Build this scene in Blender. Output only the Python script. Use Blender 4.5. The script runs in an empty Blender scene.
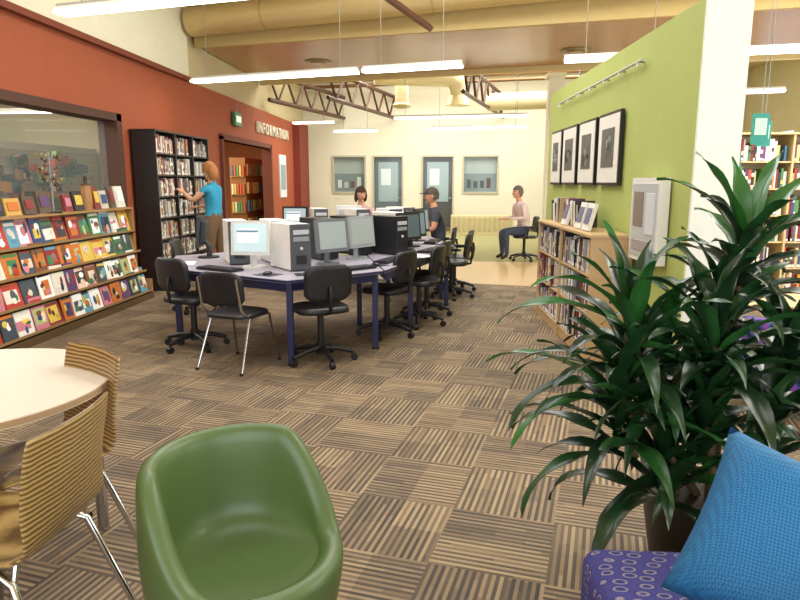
import bpy, bmesh, math, random
from mathutils import Vector, Matrix, Euler
random.seed(7)
R=random.random
def U(a,b): return a+(b-a)*R()
rad=math.radians

def S(h,k=1.0):
    h=h.lstrip('#'); o=[]
    for i in (0,2,4):
        c=int(h[i:i+2],16)/255
        c=c/12.92 if c<=0.04045 else ((c+0.055)/1.055)**2.4
        o.append(min(1,c*k))
    return (o[0],o[1],o[2],1.0)

# ---------------------------------------------------------------- materials
def newmat(name):
    m=bpy.data.materials.new(name); m.use_nodes=True
    nt=m.node_tree; b=nt.nodes['Principled BSDF']
    return m,nt,b
def vc(name,rough=0.6,metal=0.0,noise=0.10,scale=30,bump=0.0,coat=0.0,emit=0.0):
    m,nt,b=newmat(name); N=nt.nodes; L=nt.links
    a=N.new('ShaderNodeAttribute'); a.attribute_name='Col'
    tc=N.new('ShaderNodeTexCoord'); no=N.new('ShaderNodeTexNoise'); no.inputs['Scale'].default_value=scale
    L.new(tc.outputs['Object'],no.inputs['Vector'])
    mr=N.new('ShaderNodeMapRange'); mr.inputs[3].default_value=1-noise; mr.inputs[4].default_value=1+noise
    L.new(no.outputs['Fac'],mr.inputs[0])
    vm=N.new('ShaderNodeVectorMath'); vm.operation='SCALE'
    L.new(a.outputs['Color'],vm.inputs[0]); L.new(mr.outputs[0],vm.inputs['Scale'])
    L.new(vm.outputs[0],b.inputs['Base Color'])
    b.inputs['Roughness'].default_value=rough; b.inputs['Metallic'].default_value=metal
    b.inputs['Coat Weight'].default_value=coat
    if bump>0:
        bp=N.new('ShaderNodeBump'); bp.inputs['Strength'].default_value=bump; bp.inputs['Distance'].default_value=0.01
        L.new(no.outputs['Fac'],bp.inputs['Height']); L.new(bp.outputs[0],b.inputs['Normal'])
    if emit>0:
        L.new(vm.outputs[0],b.inputs['Emission Color']); b.inputs['Emission Strength'].default_value=emit
    return m
MATTE=vc('painted_matte',0.75,0,0.06,12,0.05)
SATIN=vc('satin_plastic',0.42,0,0.05,40)
GLOSS=vc('gloss_plastic',0.22,0,0.04,10,coat=0.3)
PAPER=vc('printed_paper',0.42,0,0.25,60)
CLOTH=vc('cloth',0.9,0,0.15,90,0.2)
SKIN=vc('skin',0.55,0,0.05,60)
METAL=vc('painted_metal',0.4,0.3,0.05,20)
CHROME=vc('chrome',0.15,1.0,0.02,20)
SCREEN=vc('lit_screen',0.3,0,0.05,8,emit=0.45)
LAMP=vc('fluorescent_tube',0.5,0,0.0,5,emit=6.0)
LEAF=vc('leaf_gloss',0.34,0,0.35,9,coat=0.12)
SOFFIT=vc('lacquered_soffit',0.26,0,0.12,2.5)

def carpet_mat():
    m,nt,b=newmat('carpet_tiles'); N=nt.nodes; L=nt.links
    g=N.new('ShaderNodeNewGeometry')
    mp=N.new('ShaderNodeMapping'); mp.inputs['Rotation'].default_value=(0,0,rad(14)); T=0.46
    mp.inputs['Scale'].default_value=(1/T,1/T,1/T); mp.inputs['Location'].default_value=(100.3,100.1,0)
    L.new(g.outputs['Position'],mp.inputs['Vector'])
    sp=N.new('ShaderNodeSeparateXYZ'); L.new(mp.outputs[0],sp.inputs[0])
    def M(op,a,b2=None,c=None):
        n=N.new('ShaderNodeMath'); n.operation=op
        for i,v in enumerate((a,b2,c)):
            if v is None: continue
            if isinstance(v,(int,float)): n.inputs[i].default_value=v
            else: L.new(v,n.inputs[i])
        return n.outputs[0]
    x,y=sp.outputs[0],sp.outputs[1]
    cx=M('FLOOR',x); cy=M('FLOOR',y)
    par=M('MODULO',M('ADD',cx,cy),2.0)
    par=M('GREATER_THAN',par,0.5)
    ip=M('SUBTRACT',1.0,par)
    u=M('ADD',M('MULTIPLY',x,par),M('MULTIPLY',y,ip))
    w=M('ADD',M('MULTIPLY',y,par),M('MULTIPLY',x,ip))
    def wn(a,b2,c):
        cb=N.new('ShaderNodeCombineXYZ')
        for i,v in enumerate((a,b2,c)):
            if isinstance(v,(int,float)): cb.inputs[i].default_value=v
            else: L.new(v,cb.inputs[i])
        n=N.new('ShaderNodeTexWhiteNoise'); L.new(cb.outputs[0],n.inputs['Vector']); return n.outputs['Value']
    idx=M('FLOOR',M('MULTIPLY',u,30.0))
    cellid=M('ADD',M('MULTIPLY',cx,7.0),M('MULTIPLY',cy,13.0))
    n2=wn(idx,cellid,1.0)
    seg=M('FLOOR',M('ADD',M('MULTIPLY',w,2.0),n2))
    n1=wn(idx,seg,cellid)
    alt=M('MODULO',idx,2.0)
    blk=wn(M('FLOOR',M('MULTIPLY',x,2.0)),M('FLOOR',M('MULTIPLY',y,2.0)),3.0)
    val=M('ADD',M('ADD',M('MULTIPLY',n1,0.24),M('MULTIPLY',n2,0.14)),M('ADD',M('MULTIPLY',alt,0.38),M('MULTIPLY',blk,0.24)))
    cr=N.new('ShaderNodeValToRGB'); L.new(val,cr.inputs[0])
    e=cr.color_ramp.elements
    e[0].position=0.12; e[0].color=S('3a332d')
    e[1].position=0.88; e[1].color=S('a68f6d')
    k=e.new(0.38); k.color=S('574a3b')
    k=e.new(0.62); k.color=S('836d53')
    no=N.new('ShaderNodeTexNoise'); no.inputs['Scale'].default_value=250
    L.new(g.outputs['Position'],no.inputs['Vector'])
    mr=N.new('ShaderNodeMapRange'); mr.inputs[3].default_value=0.72; mr.inputs[4].default_value=1.28; L.new(no.outputs['Fac'],mr.inputs[0])
    vm=N.new('ShaderNodeVectorMath'); vm.operation='SCALE'; L.new(cr.outputs[0],vm.inputs[0]); L.new(mr.outputs[0],vm.inputs['Scale'])
    L.new(vm.outputs[0],b.inputs['Base Color']); b.inputs['Roughness'].default_value=0.75
    bp=N.new('ShaderNodeBump'); bp.inputs['Strength'].default_value=0.25; bp.inputs['Distance'].default_value=0.004
    L.new(no.outputs['Fac'],bp.inputs['Height']); L.new(bp.outputs[0],b.inputs['Normal'])
    return m
CARPET=carpet_mat()

def wave_mat(name,c1,c2,scale,axis='Z',dist=2.0,rough=0.4,coat=0.2,cmid=None,vec='Object',detail=2):
    m,nt,b=newmat(name); N=nt.nodes; L=nt.links
    tc=N.new('ShaderNodeTexCoord'); w=N.new('ShaderNodeTexWave'); w.bands_direction=axis
    w.inputs['Scale'].default_value=scale; w.inputs['Distortion'].default_value=dist; w.inputs['Detail'].default_value=detail
    w.inputs['Detail Scale'].default_value=0.6
    L.new(tc.outputs[vec],w.inputs['Vector'])
    cr=N.new('ShaderNodeValToRGB'); L.new(w.outputs['Fac'],cr.inputs[0])
    cr.color_ramp.elements[0].color=S(c1); cr.color_ramp.elements[1].color=S(c2)
    if cmid:
        k=cr.color_ramp.elements.new(0.5); k.color=S(cmid)
    L.new(cr.outputs[0],b.inputs['Base Color']); b.inputs['Roughness'].default_value=rough; b.inputs['Coat Weight'].default_value=coat
    return m
ZEBRA=wave_mat('zebrano_veneer','5e4628','b0935c',20,'Z',3.0,0.35,0.2,'8f7242',detail=4)
ZEBRAX=wave_mat('purple_zebra_fabric','1b1030','8a3fae',5,'DIAGONAL',5,0.8,0,'2a53a0')
WOODF=wave_mat('tan_floor_vinyl','b8935c','caac74',3,'Y',3,0.35,0.2)

def sofa_mat():
    m,nt,b=newmat('purple_oval_fabric'); N=nt.nodes; L=nt.links
    tc=N.new('ShaderNodeTexCoord')
    mp=N.new('ShaderNodeMapping'); mp.inputs['Scale'].default_value=(17,30,24); mp.inputs['Rotation'].default_value=(0,0,0.3)
    L.new(tc.outputs['Object'],mp.inputs[0])
    v=N.new('ShaderNodeTexVoronoi'); v.inputs['Randomness'].default_value=0.3; v.inputs['Scale'].default_value=1.0
    L.new(mp.outputs[0],v.inputs['Vector'])
    cr=N.new('ShaderNodeValToRGB'); L.new(v.outputs['Distance'],cr.inputs[0])
    e=cr.color_ramp.elements; e[0].color=S('26266a'); e[0].position=0.2; e[1].position=0.5; e[1].color=S('38357a')
    k=e.new(0.29); k.color=S('8f8490'); k=e.new(0.38); k.color=S('28286f')
    L.new(cr.outputs[0],b.inputs['Base Color']); b.inputs['Roughness'].default_value=0.8
    return m
SOFA=sofa_mat()
def weave_mat():
    m,nt,b=newmat('turquoise_weave'); N=nt.nodes; L=nt.links
    tc=N.new('ShaderNodeTexCoord')
    ck=N.new('ShaderNodeTexChecker'); ck.inputs['Scale'].default_value=190
    mp=N.new('ShaderNodeMapping'); mp.inputs['Rotation'].default_value=(0,0,0.6); L.new(tc.outputs['Object'],mp.inputs[0]); L.new(mp.outputs[0],ck.inputs['Vector'])
    ck.inputs[1].default_value=S('125488'); ck.inputs[2].default_value=S('1f74a6')
    L.new(ck.outputs[0],b.inputs['Base Color']); b.inputs['Roughness'].default_value=0.7
    bp=N.new('ShaderNodeBump'); bp.inputs['Strength'].default_value=0.4; bp.inputs['Distance'].default_value=0.008
    L.new(ck.outputs['Fac'],bp.inputs['Height']); L.new(bp.outputs[0],b.inputs['Normal'])
    return m
WEAVE=weave_mat()
gm,gnt,gb=newmat('window_glass'); gb.inputs['Roughness'].default_value=0.03; gb.inputs['Alpha'].default_value=0.07
gb.inputs['Base Color'].default_value=(0.6,0.75,0.7,1)
GLASS=gm

# ---------------------------------------------------------------- mesh builder
class MB:
    def __init__(s):
        s.v=[];s.f=[];s.c=[];s.m=[];s.sm=[];s.T=Matrix.Identity(4)
    def add(s,vs,fs,col,m=0,sm=False):
        o=len(s.v)
        s.v+=[s.T@Vector(p) for p in vs]
        for f in fs:
            s.f.append([i+o for i in f]); s.c.append(col); s.m.append(m); s.sm.append(sm)
    def box(s,c,d,col,m=0,r=None):
        M=Matrix.Identity(3)
        if r is not None:
            M=Matrix.Rotation(r,3,'Z') if isinstance(r,(int,float)) else Euler(r).to_matrix()
        c=Vector(c); vs=[]
        for z in (-.5,.5):
            for x,y in ((-.5,-.5),(.5,-.5),(.5,.5),(-.5,.5)):
                vs.append(c+M@Vector((x*d[0],y*d[1],z*d[2])))
        s.add(vs,[(3,2,1,0),(4,5,6,7),(0,1,5,4),(1,2,6,5),(2,3,7,6),(3,0,4,7)],col,m)
    def bx(s,x0,x1,y0,y1,z0,z1,col,m=0):
        s.box(((x0+x1)/2,(y0+y1)/2,(z0+z1)/2),(abs(x1-x0),abs(y1-y0),abs(z1-z0)),col,m)
    def prism(s,pts,z0,z1,col,m=0):
        n=len(pts)
        vs=[(p[0],p[1],z0) for p in pts]+[(p[0],p[1],z1) for p in pts]
        fs=[tuple(range(n))[::-1],tuple(range(n,2*n))]+[(i,(i+1)%n,n+(i+1)%n,n+i) for i in range(n)]
        s.add(vs,fs,col,m)
    def sweep(s,pts,rads,col,m=0,seg=10,sq=1.0):
        pts=[Vector(p) for p in pts]; n=len(pts)
        if isinstance(rads,(int,float)): rads=[rads]*n
        vs=[];fs=[]; up=None
        for i,p in enumerate(pts):
            t=(pts[min(i+1,n-1)]-pts[max(i-1,0)]).normalized()
            if up is None:
                up=Vector((0,0,1)) if abs(t.z)<0.9 else Vector((0,1,0))
            a=t.cross(up); 
            if a.length<1e-4: a=t.cross(Vector((1,0,0)))
            a.normalize(); b=a.cross(t).normalized(); up=b
            for k in range(seg):
                an=2*math.pi*k/seg
                vs.append(p+(a*math.cos(an)+b*math.sin(an)*sq)*rads[i])
        for i in range(n-1):
            for k in range(seg):
                k2=(k+1)%seg
                fs.append((i*seg+k,i*seg+k2,(i+1)*seg+k2,(i+1)*seg+k))
        s.add(vs,fs,col,m,True)
        s.add(vs[:seg],[tuple(range(seg))],col,m); s.add(vs[-seg:],[tuple(range(seg))],col,m)
    def cyl(s,p0,p1,r,col,m=0,seg=16): s.sweep([p0,p1],r,col,m,seg)
    def ell(s,c,r,col,m=0,rot=None,nu=18,nv=12,fn=None,keep=None):
        M=rot if rot is not None else Matrix.Identity(3)
        c=Vector(c); vs=[]; loc=[]
        for j in range(nv+1):
            ph=math.pi*j/nv
            for i in range(nu):
                th=2*math.pi*i/nu
                p=Vector((math.sin(ph)*math.cos(th)*r[0],math.sin(ph)*math.sin(th)*r[1],math.cos(ph)*r[2]))
                if fn: p=fn(p)
                loc.append(p); vs.append(c+M@p)
        fs=[]
        for j in range(nv):
            for i in range(nu):
                f=(j*nu+i,(j+1)*nu+i,(j+1)*nu+(i+1)%nu,j*nu+(i+1)%nu)
                if keep:
                    q=sum((loc[a] for a in f),Vector())/4
                    if not keep(q): continue
                fs.append(f)
        s.add(vs,fs,col,m,True)
    def done(s,name,mats,loc=(0,0,0),rz=0,parent=None,bevel=0,sub=0,rot=None,solid=0,weld=False):
        me=bpy.data.meshes.new(name)
        me.from_pydata([tuple(v) for v in s.v],[],s.f)
        ca=me.color_attributes.new('Col','FLOAT_COLOR','CORNER')
        arr=[]
        for p,c in zip(me.polygons,s.c): arr+=list(c)*p.loop_total
        ca.data.foreach_set('color',arr)
        me.polygons.foreach_set('material_index',s.m); me.polygons.foreach_set('use_smooth',s.sm)
        for mt in mats: me.materials.append(mt)
        bm=bmesh.new(); bm.from_mesh(me)
        if weld: bmesh.ops.remove_doubles(bm,verts=bm.verts,dist=1e-5)
        bmesh.ops.recalc_face_normals(bm,faces=bm.faces); bm.to_mesh(me); bm.free()
        o=bpy.data.objects.new(name,me); bpy.context.scene.collection.objects.link(o)
        o.location=loc; o.rotation_euler=rot if rot else (0,0,rz)
        if parent: o.parent=parent
        if solid:
            q=o.modifiers.new('solid','SOLIDIFY'); q.thickness=solid; q.offset=0
        if bevel:
            q=o.modifiers.new('bevel','BEVEL'); q.width=bevel; q.segments=2; q.limit_method='ANGLE'
        if sub:
            q=o.modifiers.new('sub','SUBSURF'); q.levels=sub; q.render_levels=sub
        return o

W=S('f2f0ea'); BLK=S('17171a'); DK=S('2b2b30'); GR=S('8d9094')
RED=S('9d4e2e'); CREAM=S('ddd3ac'); BEIGE=S('d8d3bc'); BROWN=S('4d2f22')

# ---------------------------------------------------------------- room shell
b=MB(); b.bx(-8,9,-2.8,20.2,-0.1,0,W); b.done('floor',[CARPET])
b=MB(); b.prism([(-1.0,12.3),(-1.0,9.9),(1.2,9.35),(9,8.0),(9,11.2),(1.5,12.2)],0.001,0.005,W); b.done('floor_vinyl_strip',[WOODF])
b=MB(); b.prism([(-4.15,12.8),(-1,12.35),(9,11.3),(9,20),(-4.15,20)],0.001,0.004,S('8f8a5c')); b.done('floor_back_carpet',[vc('olive_carpet',0.95,0,0.35,40)])

WE=8.22
b=MB(); L0,L1=-4.35,-4.2
b.bx(L0,L1,-2.8,2.6,0,3.15,RED)
b.bx(L0,L1,2.6,WE,0,1.12,RED); b.bx(L0,L1,2.6,WE,2.31,3.15,RED)
b.bx(L0,L1,WE,12.3,0,3.15,RED); b.bx(L0,L1,12.3,15.8,2.3,3.15,RED); b.bx(L0,L1,15.8,20.2,0,3.15,RED)
b.bx(L0,L1,-2.8,10.9,3.15,4.7,S('e4dec2')); b.bx(L0-0.05,L1-0.06,10.9,20.2,3.15,4.7,S('c4b48a'))
b.done('wall_left',[MATTE])
b=MB(); b.bx(-4.2,-4.12,-2.8,10.92,3.12,3.19,S('7a3a22')); b.done('trim_1',[MATTE])
# window frame left
b=MB()
for y0,y1,z0,z1 in ((2.6,WE+.08,2.26,2.36),(2.6,WE+.08,1.07,1.13),(WE-.05,WE+.08,1.07,2.36),(2.55,2.66,1.07,2.36),(4.9,4.98,1.12,2.27)):
    b.bx(-4.38,-4.12,y0,y1,z0,z1,BROWN)
b.bx(-4.30,-4.29,2.66,WE-.05,1.12,2.26,W,1)
b.done('window_1',[MATTE,GLASS],bevel=0.008)
# rooms beyond left wall
b=MB()
b.bx(-8.1,-8,-2.8,20.2,0,3.2,S('b9b08a')); b.bx(-8,-4.35,11.0,11.1,0,3.15,S('b8ac8c')); b.bx(-8,-4.35,20.1,20.2,0,3.15,S('a7653c'))
b.done('wall_office_far',[MATTE])
b=MB(); b.bx(-8.1,-4.42,-2.8,20.2,3.2,3.3,S('d8cfb0')); b.done('ceiling_office',[MATTE])
b=MB()  # slat-wall gift display seen through window
b.bx(-6.1,-5.9,7.0,10.9,0,2.05,S('b0b4a0'))
for i in range(13): b.bx(-5.9,-5.88,7.05,10.85,0.5+i*.12,0.505+i*.12,S('7c867c'))
for i in range(70):
    b.box((-5.83,U(7.2,10.6),U(1.0,1.9)),(.08,U(.06,.2),U(.08,.2)),S(random.choice(['c48a3a','d8d8c8','3a5a7a','a8422e','2f3a34','7a9a5a','8a5a3a','5a3a24'])))
b.done('gift_display_cabinet',[PAPER])
b=MB()
for k in range(2):
    b.box((-6.6,8.2+k*1.8,2.6),(1.9,.12,.06),W,0); b.box((-6.6,8.2+k*1.8,2.565),(1.88,.1,.012),S('fff8e6'),1)
    for sx in (-.7,.7): b.cyl((-6.6+sx,8.2+k*1.8,2.6),(-6.6+sx,8.2+k*1.8,3.195),.006,GR,seg=6)
b.done('office_light_fixture',[METAL,LAMP])
b=MB()
for y in (13.0,14.0,15.0):
    b.bx(-5.9,-5.5,y-.4,y+.4,0,1.1,S('7a4a28'))
b.bx(-5.95,-5.45,12.5,15.6,1.1,1.14,S('c29a62'))
b.bx(-7.2,-7.0,12.2,16.5,0,2.0,S('8a5a34'))
for i in range(4): b.bx(-7.0,-6.98,12.3,16.4,.4+i*.42,.7+i*.42,S(['c9b060','5f8a5a','b35a3a','d2cfb8'][i]))
b.done('information_desk',[SATIN],bevel=0.01)
b=MB()
b.bx(-5.3,-4.9,16.1,20.0,0,2.1,S('8a5a34'))
for i in range(4):
    for q in range(18): b.box((-5.0+.03,16.2+q*.2,.45+i*.45),(.25,.12,.28),S(random.choice(['c9b060','5f8a5a','b35a3a','d2cfb8','4a6a8a'])))
for i in range(4):
    b.box((-5.1,16.08,.28+i*.45),(.36,.03,.02),S('c29a62'))
    for q in range(5): b.box((-5.23+q*.07,16.07,.42+i*.45),(.05,.05,.26),S(random.choice(['c9b060','5f8a5a','b35a3a','d2cfb8','4a6a8a'])))
b.done('staff_bookshelf',[SATIN])
b=MB(); b.bx(-4.38,-4.14,12.22,12.32,0,2.36,S('6a3422')); b.bx(-4.38,-4.14,15.78,15.88,0,2.36,S('6a3422')); b.bx(-4.38,-4.14,12.22,15.88,2.3,2.4,S('6a3422'))
b.done('door_1',[MATTE])
b=MB(); b.bx(-4.2,-4.0,18.4,19.6,0,3.15,S('7d3220')); b.done('wall_pilaster',[MATTE])
b=MB(); b.bx(-4.2,-4.17,16.7,17.4,1.1,2.2,S('dfe3e6')); b.bx(-4.17,-4.165,16.78,17.32,1.3,1.95,S('8aa0a8')); b.done('wall_poster',[PAPER])

# back wall with openings
bw=MB(); Y0,Y1=20.0,20.15
ops=[(-3.3,-2.35,1.2,2.25),(-2.05,-1.2,0,2.25),(-0.55,0.35,0,2.25),(0.7,1.7,1.2,2.25)]
x=-4.35
for (x0,x1,z0,z1) in ops:
    bw.bx(x,x0,Y0,Y1,0,4.7,BEIGE)
    if z0>0: bw.bx(x0,x1,Y0,Y1,0,z0,BEIGE)
    bw.bx(x0,x1,Y0,Y1,z1,4.7,BEIGE); x=x1
bw.bx(x,9,Y0,Y1,0,4.7,BEIGE)
bw.done('wall_back',[MATTE])
for i,(x0,x1,z0,z1) in enumerate(ops):
    b=MB(); f=.05; fc=S('b4b09a')
    b.bx(x0-f,x0,Y0-.04,Y1,z0,z1+f,fc); b.bx(x1,x1+f,Y0-.04,Y1,z0,z1+f,fc); b.bx(x0,x1,Y0-.04,Y1,z1,z1+f,fc)
    if z0>0:
        b.bx(x0-f,x1+f,Y0-.04,Y1,z0-f,z0,fc)
        b.bx(x0,x1,Y1-.03,Y1-.01,z0,z1,S('6f7f80'),1)
        b.bx(x0,x1,Y1-.036,Y1-.03,z0+.55,z1,S('94a29e'),1)
        for k in range(4): b.bx(x0+.1+k*.2,x0+.22+k*.2,Y1-.042,Y1-.036,z0+.12,z0+.3+.3*R(),S(random.choice(['4a5458','b9c2ba','5a4a40','a0aca8'])))
        b.done('window_%d'%(i+2),[MATTE,GLOSS])
    else:
        b.bx(x0,x1,Y1-.05,Y1-.01,0,z1,S('5c6c70' if i==1 else '4a4c4a'),1)
        b.bx(x0+.12,x1-.12,Y1-.07,Y1-.05,.9,2.1,S('8ea2a6'),1)
        b.bx(x0+.2,x0+.5,Y1-.075,Y1-.07,1.4,1.9,S('c8d4d4'),1)
        b.bx(x1-.10,x1-.04,Y1-.11,Y1-.05,.98,1.04,GR,1)
        b.done('door_%d'%(i+2),[MATTE,GLOSS])
b=MB(); b.bx(-4.15,9,19.95,20,0,.12,S('6b5f48')); b.done('baseboard_back',[MATTE])
b=MB(); b.bx(8.9,9,-2.8,20.2,0,1.0,CREAM); b.bx(8.9,9,-2.8,20.2,2.8,4.7,CREAM)
for y in (-2.8,1,5,9,13,17,19.9): b.bx(8.9,9,y,y+.3,1,2.8,CREAM)
b.done('wall_right',[MATTE])
b=MB(); b.bx(-8.1,9,-2.9,-2.8,0,.3,CREAM); b.bx(-8.1,9,-2.9,-2.8,3.2,4.7,CREAM)
for x in (-8,-4.3,-1.5,1.5,4.5,8.8): b.bx(x,x+.15,-2.9,-2.8,.3,3.2,CREAM)
b.done('wall_front',[MATTE])
b=MB(); b.bx(-4.35,9,-2.9,20.2,4.7,4.8,S('d9c590')); b.done('ceiling',[MATTE])
# lowered lacquered soffit
b=MB(); b.prism([(-4.2,11.3),(4.5,9.3),(8.9,8.3),(8.9,12),(4.5,13),(-4.2,15.2)],3.8,4.15,S('a8763e'))
b.done('ceiling_soffit',[SOFFIT])
b=MB(); b.prism([(-4.2,11.22),(8.9,8.22),(8.9,8.3),(-4.2,11.3)],3.74,4.2,S('c4ac72')); b.done('trim_2',[MATTE])
b=MB(); b.prism([(-4.2,15.2),(8.9,12),(8.9,12.12),(-4.2,15.32)],3.7,4.2,S('d8c48c')); b.done('trim_3',[MATTE])
for (x,y) in ((2.35,12.1),(-2.4,12.9)):
    b=MB()
    for k in range(4): b.cyl((0,0,-.012*k),(0,0,-.012*k-.008),.27-.055*k,S('b8a070') if k%2 else S('7d6a44'),seg=28)
    b.done('ceiling_air_diffuser',[METAL],loc=(x,y,3.8))

# ducts
b=MB(); d0=Vector((-4.1,10.85,4.07)); d1=Vector((6.5,8.43,4.31))
b.sweep([d0,d1],.23,S('c9b17a'),seg=28)
for i in range(4):
    p=d0.lerp(d1,(i+.5)/4); t=(d1-d0).normalized()*.02; b.sweep([p-t,p+t],.233,S('b89f66'),seg=28)
b.done('air_duct',[METAL])
b=MB(); b.sweep([(-1.6,15.8,4.0),(.2,16.2,4.0),(.35,16.3,3.9),(.4,16.4,3.6)],[.24,.24,.23,.2],S('e6d8ae'),seg=20)
b.sweep([(.4,16.4,3.6),(.4,16.4,3.35)],[.2,.3],S('d8c898'),seg=20)
b.sweep([(1.2,17.5,3.55),(4.5,16.8,3.55)],.22,S('dccfa5'),seg=20)
b.done('air_duct',[METAL])
b=MB(); b.sweep([(-1.0,16.6,4.6),(-1.0,16.6,3.4)],.17,S('e2d5ae'),seg=18); b.ell((-1.0,16.6,3.38),(.24,.24,.08),S('d5c79a')); b.done('air_duct',[METAL])
# beams + trusses
def bar(b,p0,p1,w,col):
    p0=Vector(p0);p1=Vector(p1); b.sweep([p0,p1],w*.7,col,seg=4)
b=MB(); bar(b,(-1.4,5.7,3.66),(-.18,9.7,3.66),.08,S('5b3020')); b.box((-.8,7.7,4.18),(.05,.05,1.0),S('5b3020')); b.done('ceiling_beam',[METAL])
b=MB(); bar(b,(2.3,6.1,3.9),(2.9,8.0,3.9),.08,S('5b3020')); b.box((2.6,7.2,4.3),(.05,.05,.76),S('5b3020')); b.done('ceiling_beam',[METAL])
def truss(x0,y0,n=9):
    b=MB(); dv=Vector((.24,.97,0)); ln=(19.9-y0)/.97; c=S('523424')
    p=Vector((x0,y0,0)); zt,zb=4.0,3.4
    for z in (zt,zb): bar(b,p+Vector((0,0,z)),p+dv*ln+Vector((0,0,z)),.08,c)
    for i in range(n):
        a=p+dv*(ln*i/n); m=p+dv*(ln*(i+.5)/n); e=p+dv*(ln*(i+1)/n)
        bar(b,a+Vector((0,0,zt)),m+Vector((0,0,zb)),.045,c); bar(b,m+Vector((0,0,zb)),e+Vector((0,0,zt)),.045,c)
    b.done('roof_truss',[METAL])
truss(-4.05,15.4,5); truss(-2.6,15.1,5); truss(.45,14.3,6); truss(3.6,13.5,7)
b=MB()
for k in range(5): bar(b,(-4.1,15.6+k*1.0,4.25),(6,13.4+k*1.0+.2,4.25),.07,S('7a5a38'))
b.done('roof_purlins',[METAL])

# light fixtures
def fixture(p0,p1,z,energy=14):
    p0=Vector((p0[0],p0[1],0)); p1=Vector((p1[0],p1[1],0)); mid=(p0+p1)/2; ln=(p1-p0).length
    an=math.atan2(p1.y-p0.y,p1.x-p0.x)
    b=MB()
    b.box((0,0,.045),(ln,.12,.03),W); b.box((0,0,.07),(ln,.07,.03),S('c9c9c4'))
    b.prism([(-ln/2,-.075),(ln/2,-.075),(ln/2,.075),(-ln/2,.075)],0.0,.03,S('fff8e6'),1)
    for sx in (-ln/2+.25,ln/2-.25): b.cyl((sx,0,.08),(sx,0,4.7-z),.006,S('8a8472'),seg=6)
    b.done('pendant_fluorescent_light',[METAL,LAMP],loc=(mid.x,mid.y,z),rz=an)
    l=bpy.data.lights.new('tube_light','AREA'); l.shape='RECTANGLE'; l.size=ln; l.size_y=.12; l.energy=energy; l.color=(1,.95,.84)
    o=bpy.data.objects.new('tube_light',l); bpy.context.scene.collection.objects.link(o); o.location=(mid.x,mid.y,z-.01); o.rotation_euler=(0,0,an)
fixture((-3.38,5.82),(-.9,5.2),2.95)
fixture((-3.70,9.75),(-1.15,9.05),2.95); fixture((-1.06,9.02),(.25,8.65),2.95,8)
fixture((1.5,8.4),(2.75,8.15),2.95,8); fixture((2.85,8.12),(5.2,7.7),2.95)
fixture((-1.1,15.5),(1.95,15.1),2.95); fixture((-2.85,17.5),(-1.7,17.25),2.8,8); fixture((-.3,16.7),(2.05,16.3),2.8); fixture((-3.75,16.6),(-2.7,16.35),2.95,8)
fixture((3.2,11.9),(5.6,11.3),2.95)
def arealight(name,loc,rot,sx,sy,e,col=(1,1,1)):
    l=bpy.data.lights.new(name,'AREA'); l.shape='RECTANGLE'; l.size=sx; l.size_y=sy; l.energy=e; l.color=col
    o=bpy.data.objects.new(name,l); bpy.context.scene.collection.objects.link(o); o.location=loc; o.rotation_euler=rot
arealight('front_fill_light',(1.5,-2.7,1.9),(rad(90),0,0),10,2.6,260,(.93,.97,1))  # added fill from behind the camera, as if through an invented glazed front
arealight('overhead_fill_front',(-1,2.8,4.66),(0,0,0),3,3,95,(.94,.97,1))  # added fill out of view, under a closed ceiling with no opening
arealight('overhead_fill_mid',(-.2,7.2,4.66),(0,0,0),4,2.4,210,(.97,.98,1))  # unseen fill added above the middle of the room, not a roof light
arealight('skylight_3',(.5,17,4.66),(0,0,0),7,3,600,(1,.99,.95))
arealight('overhead_fill_right',(5.2,5.5,4.66),(0,0,0),4,6,480,(1,.99,.96))  # unseen panel added overhead to brighten the right-hand area
arealight('daylight_right_windows',(8.85,8,1.9),(0,rad(90),0),1.7,16,480,(.95,.98,1))
arealight('office_light_1',(-6.2,7,3.15),(0,0,0),1.2,4,200,(1,.97,.9))
arealight('office_light_2',(-6.2,14.5,3.15),(0,0,0),1.2,4,260,(1,.88,.68))

# ---------------------------------------------------------------- green partition
b=MB(); GREEN=S('b2be6c')
b.prism([(1.62,4.3),(1.87,4.3),(1.67,8.8),(1.42,8.8)],0,2.62,GREEN); b.done('wall_partition_green',[MATTE])
b=MB(); b.bx(1.61,1.885,4.27,4.299,0,2.63,S('eef0e4')); b.done('trim_4',[MATTE])
b=MB(); b.bx(2.2,2.5,13.9,14.2,0,3.7,S('e6e2cc')); b.bx(2.14,2.56,13.84,14.26,0,.12,S('b8b096')); b.bx(2.16,2.54,13.86,14.24,3.6,3.7,S('d8d2b4')); b.done('wall_column',[MATTE])
wang=math.atan2(.2,4.5)
def wx(y): return 1.62-.2*(y-4.3)/4.5
for yc,w in ((6.02,.64),(6.75,.62),(7.48,.62),(8.15,.54)):
    b=MB(); h=.64
    b.box((0,0,0),(w,.03,h),S('16120f')); b.box((0,-.017,0),(w-.05,.006,h-.05),S('eceae0')); b.box((0,-.022,.01),(w-.28,.006,h-.3),S('5a5c58'))
    for k in range(6): b.box((U(-.08,.08),-.0265,U(-.08,.1)),(U(.04,.12),.003,U(.03,.12)),S(random.choice(['8a8c88','5c5e5a','b8b8b0','222422'])))
    b.done('framed_photograph',[PAPER],loc=(wx(yc)-.03,yc,1.79),rz=-math.pi/2+wang)
b=MB(); b.cyl((-1.45,-.05,0),(1.45,-.05,0),.012,S('c8c8c0'),seg=8)
for i in range(7):
    xx=-1.35+i*.45; b.cyl((xx,0,0),(xx,-.05,0),.008,GR,seg=6); b.cyl((xx,-.05,0),(xx,-.055,-.04),.012,S('dadad2'),seg=8)
b.done('picture_hanging_rail',[METAL],loc=(wx(6.7),6.7,2.42),rz=-math.pi/2+wang)
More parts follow.
